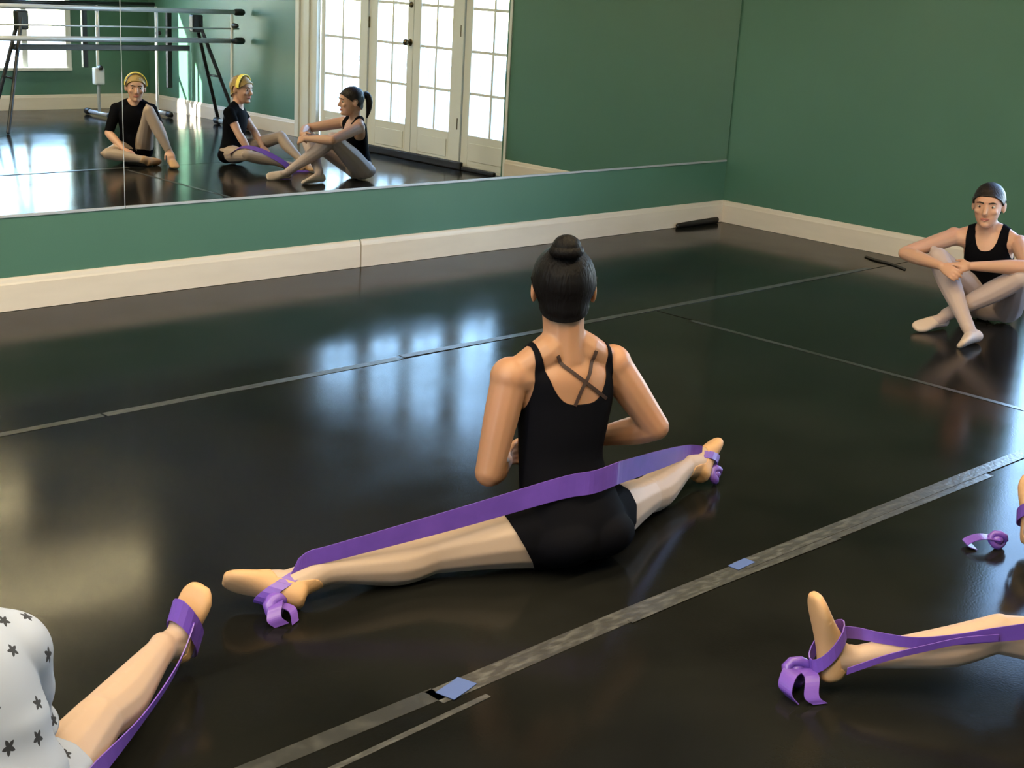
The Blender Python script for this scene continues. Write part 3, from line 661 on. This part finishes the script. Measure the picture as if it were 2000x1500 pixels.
def foot_loop(f, sd, t, tilt=0, grow=1.16, n=18, w=.026, high=1.):
    """closed loop of band around a foot at fraction t of its length"""
    Hh, ax, up, la, L = f.ft[sd]; k = f.s
    c = Hh+ax*t*L; pts, wid = [], []
    hw = np.interp(t, [0, .28, .45, .62, .78, 1], [.028, .031, .033, .039, .042, .02])*k*grow+.004; hh = np.interp(t, [0, .28, .45, .62, .78, 1], [.028, .042, .035, .023, .0175, .01])*k*grow+.005
    for q in range(n+1):
        a = 2*math.pi*q/n; pts.append(c+la*math.cos(a)*hw+up*(math.sin(a)*hh*(high if math.sin(a) > 0 else 1))+ax*tilt*math.sin(a)); wid.append(ax*w)
    return pts, wid
def knot(bm, c, d1, d2, k=1.):
    """a fist of folded band with two loose flat ends"""
    c = A3(c); d1, d2 = nrm(d1), nrm(d2); n = nrm(np.cross(d1, d2))
    tube(bm, [c+d1*(.020*math.cos(t))*k+d2*(.016*math.sin(t))*k+n*.006*math.sin(2*t) for t in np.linspace(0, 5.8, 10)], [(.012*k, .009*k)]*10, 8)
    ell(bm, c, d1, d2, n, .017*k, .014*k, .014*k, 10)
# ---- dancer in the straddle split, seen from behind
d1 = Fig(dict(pel=(-4.955, -3.375, .098), waist=(-4.952, -3.308, .27), chest=(-4.93, -3.285, .44), neck=(-4.945, -3.285, .570), head=(-4.938, -3.262, .732),
    hup=(-.02, .03, 1), hfwd=(.66, .74, -.05), shL=(-5.088, -3.235, .508), shR=(-4.795, -3.325, .520), elL=(-5.156, -3.245, .262), wrL=(-4.985, -3.125, .225),
    elR=(-4.692, -3.410, .346), wrR=(-4.720, -3.205, .262), hdL=(.80, .55, -.1), hpL=(.3, -.9, 0), hdR=(-.75, .6, -.15), hpR=(-.4, -.9, 0),
    hipL=(-5.025, -3.345, .090), hipR=(-4.882, -3.375, .090), knL=(-5.315, -3.215, .066), anL=(-5.628, -3.155, .074), heelL=(-5.692, -3.175, .036), toeL=(-5.828, -3.045, .085),
    knR=(-4.545, -3.270, .066), anR=(-4.262, -3.195, .078), heelR=(-4.222, -3.215, .046), toeR=(-4.070, -3.140, .115), kfL=(-.1, -.1, 1), kfR=(.1, -.1, 1)), s=.92, arm=1.17, leg=1.17, hs=1.0, tor=1.04, foot=1.15, nw=1.22)
r = d1.finish('person', 'dancer in black leotard in a wide straddle split, seen from behind in the middle', M['skin_tan'])
d1.wear('tights', d1.g_tights(.05), .0014, M['tights_tan'], r)
d1.wear('leotard', d1.g_sleeveless(.03, .000, w=.108, strap=.137, p=3.6), .0032, M['black_cloth'], r, relax=2)
d1.wear('shorts', d1.g_shorts(.105, .10, .5), .007, M['black_cloth'], r, relax=14)
for sd in 'LR': d1.wear('ballet_slipper', d1.g_slipper(sd), .0035, M['slipper_tan'], r)
h = d1.hair(M['hair_black'], r, .014, nape=-.082)
bm = bmesh.new(); ell(bm, d1.H(0, -.070, .122), d1.hl, d1.hf, d1.hu, .038, .036, .032); tube(bm, [d1.H(.030*math.cos(t), -.070+.028*math.sin(t), .112) for t in np.linspace(0, 6, 12)], [.016]*12, 8)
obj('hair_bun', bm, M['hair_black'], h, True)
d1.face_bits(r)
surf_strip(d1, 'strap', [(.064, .130), (.052, .108), (.03, .088), (-.012, .055), (-.078, .005)], .009, M['strap'], r)
surf_strip(d1, 'strap', [(-.050, .134), (-.038, .105), (-.022, .075), (.0, .045), (.022, -.002)], .009, M['strap'], r)
def band(name, label, centre, wids, loops=(), knots=(), tails=(), group='purple stretch bands'):
    t = thing(name, label, 'exercise band', (centre[len(centre)//2][0], centre[len(centre)//2][1], 0), group)
    bm = bmesh.new(); P, W = smooth_strip(centre, wids, 6); strip(bm, P, W, .0024); obj('strap', bm, M['band'], t, False)
    for pts, w in loops: bm = bmesh.new(); strip(bm, pts, w, .0030); obj('foot_loop', bm, M['band'], t)
    for c, a, b, k in knots: bm = bmesh.new(); knot(bm, c, a, b, k); obj('knot', bm, M['band'], t, True)
    for pts, w in tails: bm = bmesh.new(); P, W = smooth_strip(pts, w, 6); strip(bm, P, W, .0022); obj('loose_end', bm, M['band'], t)
    return t
Z = lambda k, x=0, y=0: (x, y, k)
band('stretch_band', 'purple stretch band drawn across the back of the dancer between both her feet',
     [(-5.700, -3.150, .105), (-5.66, -3.160, .122), (-5.60, -3.185, .132), (-5.3, -3.30, .188), (-5.06, -3.408, .246), (-4.985, -3.460, .264), (-4.90, -3.460, .268), (-4.835, -3.425, .250), (-4.5, -3.29, .178), (-4.27, -3.2, .128), (-4.19, -3.195, .112)],
     [Z(.020, .012), Z(.020), Z(.022), Z(.028), Z(.031), Z(.032), Z(.032), Z(.032), Z(.029), Z(.022), Z(.018)],
     [foot_loop(d1, 'L', .27, -.040, 1.12, w=.017, high=1.25), foot_loop(d1, 'R', .40, -.03, 1.15, w=.017)],
     [((-5.765, -3.170, .028), (1, .5, 0), (0, .2, 1), 1.35), ((-4.150, -3.225, .036), (1, .3, 0), (0, .2, 1), 1.2)],
     [([(-5.765, -3.170, .040), (-5.785, -3.195, .042), (-5.800, -3.212, .022), (-5.785, -3.222, .004)], [(.016, -.006, .004)]*4), ([(-5.765, -3.170, .034), (-5.745, -3.205, .028), (-5.750, -3.228, .003)], [(.013, .006, 0)]*3)])

# ---- seated girl by the right wall, ankles crossed, arms round her knees (she is the third figure in the mirror too)
g1 = Fig(dict(pel=(-1.12, -2.565, .088), waist=(-1.145, -2.55, .22), chest=(-1.185, -2.535, .338), neck=(-1.19, -2.525, .448), head=(-1.232, -2.522, .578), hup=(-.06, 0, 1), hfwd=(-.93, -.33, -.14),
    shL=(-1.175, -2.680, .408), shR=(-1.265, -2.385, .405), elL=(-1.395, -2.850, .350), wrL=(-1.570, -2.655, .338), elR=(-1.560, -2.300, .335), wrR=(-1.625, -2.530, .322), hdL=(-.35, .90, -.25), hpL=(.8, .2, -.4), hdR=(-.2, -.93, -.25), hpR=(.8, 0, -.4),
    hipL=(-1.105, -2.63, .085), hipR=(-1.145, -2.50, .085), knL=(-1.415, -2.815, .292), knR=(-1.465, -2.425, .325), anR=(-1.635, -2.715, .068), heelR=(-1.605, -2.755, .032), toeR=(-1.795, -2.765, .028), anL=(-1.505, -2.530, .072), heelL=(-1.480, -2.515, .034), toeL=(-1.690, -2.480, .030)),
    s=.84, arm=1.10, leg=1.18, hs=.94)
r = g1.finish('person', 'girl in black top sitting by the green wall, ankles crossed, arms around her knees', M['skin_pale'])
g1.wear('tights', g1.g_tights(.07), .0014, M['tights_pink'], r)
g1.wear('leotard', g1.g_sleeveless(.035, .07, w=.078, strap=.125), .004, M['black_cloth'], r, relax=2)
for sd in 'LR': g1.wear('ballet_slipper', g1.g_slipper(sd), .003, M['slipper_pink'], r)
h = g1.hair(M['hair_brown'], r, .010)
bm = bmesh.new(); H = g1.H; tube(bm, crom([H(0, -.085, .045), H(0, -.125, .045), H(0, -.145, 0), H(.005, -.140, -.07), H(.005, -.125, -.13)], 4), [x[0] for x in crom([(.018, 0), (.024, 0), (.026, 0), (.020, 0), (.007, 0)], 4)])
obj('ponytail', bm, M['hair_brown'], h, True); g1.face_bits(r, (0, -.5))

# ---- two more girls sitting outside the frame, seen in the mirror
a1 = Fig(dict(pel=(-2.160, -4.020, .088), waist=(-2.165, -4.01, .21), chest=(-2.175, -4.00, .325), neck=(-2.17, -3.99, .430), head=(-2.172, -3.965, .556), hup=(.02, .05, 1), hfwd=(-.40, .90, -.05),
    shL=(-2.285, -4.060, .390), shR=(-2.055, -3.945, .392), elL=(-2.370, -4.030, .215), wrL=(-2.340, -3.860, .115), elR=(-2.095, -3.760, .290), wrR=(-2.085, -3.640, .125), hdL=(.3, .9, -.2), hpL=(0, 0, -1), hdR=(-.2, .7, -.6), hpR=(.3, -.5, -.7),
    hipL=(-2.225, -4.045, .085), hipR=(-2.100, -3.985, .085), knL=(-2.470, -3.860, .085), anL=(-2.275, -3.690, .055), heelL=(-2.245, -3.680, .034), toeL=(-2.120, -3.720, .030), knR=(-2.185, -3.750, .405), anR=(-2.075, -3.620, .075), heelR=(-2.065, -3.650, .034), toeR=(-2.130, -3.470, .028)), s=.84, leg=.98, hs=.93, voxel=.0055)
# her left and right as she faces the mirror
r = a1.finish('person', 'golden-haired girl with one knee drawn up, reflected at the mirror joint', M['skin_pale'])
a1.wear('tights', a1.g_tights(.07), .0014, M['tights_tan'], r); a1.wear('top', a1.g_tee(.95, .10), .006, M['black_cloth'], r, relax=3)
h = a1.hair(M['hair_blond'], r, .011); a1.face_bits(r)
bm = bmesh.new(); strip(bm, [a1.H(.088*math.cos(t), .0+.0*t+.02, .030+.095*math.sin(t)) for t in np.linspace(-.1, 3.24, 16)], [a1.hf*.014]*16, .006); obj('headband', bm, M['headband'], r)
for sd in 'LR': a1.wear('ballet_slipper', a1.g_slipper(sd), .003, M['slipper_tan'], r)
b1 = Fig(dict(pel=(-1.555, -3.590, .088), waist=(-1.555, -3.585, .21), chest=(-1.545, -3.575, .325), neck=(-1.530, -3.565, .440), head=(-1.508, -3.545, .572), hup=(.05, .03, 1), hfwd=(.35, .93, -.02),
    shL=(-1.640, -3.510, .402), shR=(-1.465, -3.640, .405), elL=(-1.615, -3.420, .255), wrL=(-1.560, -3.330, .110), elR=(-1.380, -3.580, .260), wrR=(-1.400, -3.420, .150), hdL=(.4, .9, -.3), hpL=(0, 0, -1), hdR=(-.1, .9, -.3), hpR=(0, 0, -1),
    hipL=(-1.610, -3.555, .085), hipR=(-1.500, -3.625, .085), knL=(-1.640, -3.260, .110), anL=(-1.420, -3.150, .055), heelL=(-1.385, -3.150, .034), toeL=(-1.270, -3.040, .030), knR=(-1.260, -3.370, .225), anR=(-1.240, -3.120, .065), heelR=(-1.235, -3.150, .034), toeR=(-1.230, -2.960, .028)), s=.84, leg=.98, hs=.93, voxel=.0055)
r = b1.finish('person', 'blonde girl in black tee looking aside, reflected between the two other girls', M['skin_pale'])
b1.wear('tights', b1.g_tights(.07), .0014, M['tights_tan'], r); b1.wear('top', b1.g_tee(.5, .10), .005, M['black_cloth'], r, relax=3)
h = b1.hair(M['hair_blond'], r, .012); b1.face_bits(r, (.5, 0))
bm = bmesh.new(); strip(bm, [b1.H(.088*math.cos(t), .02, .030+.095*math.sin(t)) for t in np.linspace(-.1, 3.24, 16)], [b1.hf*.014]*16, .006); obj('headband', bm, M['headband'], r)
for sd in 'LR': b1.wear('ballet_slipper', b1.g_slipper(sd), .003, M['slipper_tan'], r)
band('stretch_band', 'purple stretch band lying over the reflected blonde girl\'s folded leg', [(-1.70, -3.42, .10), (-1.64, -3.33, .165), (-1.55, -3.22, .15), (-1.43, -3.10, .07), (-1.36, -3.05, .004), (-1.25, -3.0, .004)], [(.02, .0, .01)]*6)

# ---- girl at the right edge, straddling with a band; only her left leg is in view
e1 = Fig(dict(pel=(-4.375, -4.700, .095), waist=(-4.37, -4.72, .25), chest=(-4.36, -4.73, .41), neck=(-4.355, -4.72, .53), head=(-4.36, -4.69, .68), hup=(0, .05, 1), hfwd=(-.15, .98, -.1),
    shL=(-4.505, -4.745, .485), shR=(-4.215, -4.710, .487), elL=(-4.57, -4.62, .29), wrL=(-4.41, -4.50, .20), elR=(-4.10, -4.56, .31), wrR=(-4.15, -4.40, .15), hdL=(.1, .9, -.3), hpL=(0, 0, -1), hdR=(-.1, .9, -.3), hpR=(0, 0, -1),
    hipL=(-4.445, -4.690, .092), hipR=(-4.305, -4.685, .092), knL=(-4.690, -4.445, .135), anL=(-4.955, -4.238, .070), heelL=(-4.990, -4.222, .034), toeL=(-5.018, -4.182, .232), kfL=(0, 0, 1),
    knR=(-4.070, -4.40, .105), anR=(-3.870, -4.155, .072), heelR=(-3.842, -4.125, .036), toeR=(-3.822, -4.090, .228), kfR=(0, 0, 1)), s=.90, leg=.96, hs=.97)
r = e1.finish('person', 'dancer at the right edge, one leg in view with its flexed foot looped in purple', M['skin_tan'])
e1.wear('tights', e1.g_tights(.05), .0014, M['tights_peach'], r); e1.wear('leotard', e1.g_sleeveless(.03, .0), .0032, M['black_cloth'], r, relax=2); e1.wear('shorts', e1.g_shorts(.09, .10), .007, M['black_cloth'], r, relax=10)
for sd in 'LR': e1.wear('ballet_slipper', e1.g_slipper(sd), .003, M['slipper_tan'], r)
h = e1.hair(M['hair_black'], r, .013); bm = bmesh.new(); ell(bm, e1.H(0, -.07, .118), e1.hl, e1.hf, e1.hu, .036, .034, .030); obj('hair_bun', bm, M['hair_black'], h, True); e1.face_bits(r)
band('stretch_band', 'purple stretch band on the flexed foot at the right edge, knotted on the floor',
     [(-4.945, -4.190, .118), (-4.918, -4.232, .121), (-4.905, -4.288, .127), (-4.870, -4.353, .132), (-4.800, -4.418, .145), (-4.740, -4.475, .161), (-4.60, -4.64, .21), (-4.44, -4.815, .235), (-4.37, -4.835, .24), (-4.29, -4.81, .235), (-4.20, -4.62, .21), (-4.0, -4.33, .15), (-3.86, -4.17, .12)], [Z(.015), Z(.014), Z(.013), Z(.013), Z(.014)]+[Z(.018)]+[Z(.024)]*7,
     [foot_loop(e1, 'L', .36, .035, 1.14, w=.016), foot_loop(e1, 'R', .42, .03, 1.2, w=.018)],
     [((-5.045, -4.165, .040), (1, -.3, 0), (0, .2, 1), 1.4), ((-3.882, -4.045, .026), (1, -.5, 0), (0, .2, 1), 1.1)],
     [([(-5.045, -4.165, .05), (-5.09, -4.175, .052), (-5.115, -4.185, .025), (-5.105, -4.20, .003)], [(.006, .022, 0)]*4), ([(-5.04, -4.165, .05), (-5.055, -4.21, .05), (-5.085, -4.235, .02), (-5.07, -4.25, .003)], [(.016, -.008, 0)]*4),
      ([(-3.88, -4.045, .03), (-3.925, -4.010, .034), (-3.955, -3.985, .015), (-3.935, -4.005, .003)], [(.014, .016, 0)]*4)])
bm = bmesh.new(); P, W = smooth_strip([(-5.000, -4.264, .066), (-4.940, -4.322, .104), (-4.874, -4.372, .126), (-4.808, -4.424, .146), (-4.750, -4.480, .158)], [Z(.008)]*5, 6); strip(bm, P, W, .0024)
e2 = [o for o in bpy.data.objects if o.name.startswith('stretch_band') and o.parent is None][-1]; obj('strap', bm, M['band'], e2)

# ---- girl at the lower left in a starred grey tee, her right leg stretched into view
f1 = Fig(dict(pel=(-6.735, -3.745, .095), waist=(-6.735, -3.735, .24), chest=(-6.765, -3.690, .345), neck=(-6.79, -3.655, .448), head=(-6.84, -3.58, .585), hup=(-.1, .2, 1), hfwd=(-.25, .95, -.2),
    shL=(-6.915, -3.650, .395), shR=(-6.635, -3.675, .398), elL=(-6.97, -3.48, .24), wrL=(-6.84, -3.35, .13), elR=(-6.590, -3.600, .205), wrR=(-6.66, -3.42, .16), hdL=(.3, .9, -.3), hpL=(0, 0, -1), hdR=(-.3, .9, -.3), hpR=(0, 0, -1),
    hipR=(-6.665, -3.730, .092), hipL=(-6.805, -3.735, .092), knR=(-6.405, -3.510, .105), anR=(-6.135, -3.290, .085), heelR=(-6.092, -3.268, .040), toeR=(-6.048, -3.285, .203), kfR=(0, 0, 1),
    knL=(-7.06, -3.50, .10), anL=(-7.30, -3.25, .075), heelL=(-7.34, -3.23, .036), toeL=(-7.36, -3.20, .22), kfL=(0, 0, 1)), s=.92, leg=1.06, hs=.97, tor=1.05)
r = f1.finish('person', 'dancer in grey star-print tee at the lower left, one leg stretched into view', M['skin_pale'])
f1.wear('tights', f1.g_tights(.05), .0014, M['tights_peach'], r)
# print coordinates: the jersey laid flat against the back
d0 = nrm(-f1.frS*.8+f1.upT*.40-f1.latS*.35); u0 = nrm(f1.latS-d0*(f1.latS@d0)); v0 = np.cross(d0, u0)
def wrap(Vs): q = Vs-f1.ch; return np.column_stack([q@u0+.37, q@v0+.21, np.zeros(len(q))])
f1.wear('shorts', f1.g_shorts(.150, .10), .012, M['stars'], r, relax=6, uv=wrap)
f1.wear('tee', f1.g_tee(.98, .10), .026, M['stars'], r, relax=40, uv=wrap, fn=lambda Q: .006*np.sin(Q[:, 2]*70+Q[:, 0]*22)*(Q[:, 2] < .33))
for sd in 'LR': f1.wear('ballet_slipper', f1.g_slipper(sd), .003, M['slipper_tan'], r)
h = f1.hair(M['hair_brown'], r, .013); bm = bmesh.new(); ell(bm, f1.H(0, -.07, .118), f1.hl, f1.hf, f1.hu, .036, .034, .030); obj('hair_bun', bm, M['hair_brown'], h, True); f1.face_bits(r)
band('stretch_band', 'purple stretch band on the raised foot beside the star-print tee',
     [(-6.062, -3.290, .135), (-6.10, -3.335, .115), (-6.18, -3.405, .085), (-6.33, -3.535, .085), (-6.50, -3.69, .12), (-6.60, -3.82, .18), (-6.70, -3.88, .21), (-6.78, -3.88, .21), (-6.90, -3.76, .18), (-7.12, -3.47, .14), (-7.32, -3.25, .12)], [Z(.014, .006)]*4+[Z(.022)]*7,
     [foot_loop(f1, 'R', .40, .05, 1.15, w=.026), foot_loop(f1, 'L', .40, .035, 1.2, w=.020)])
#@@MORE
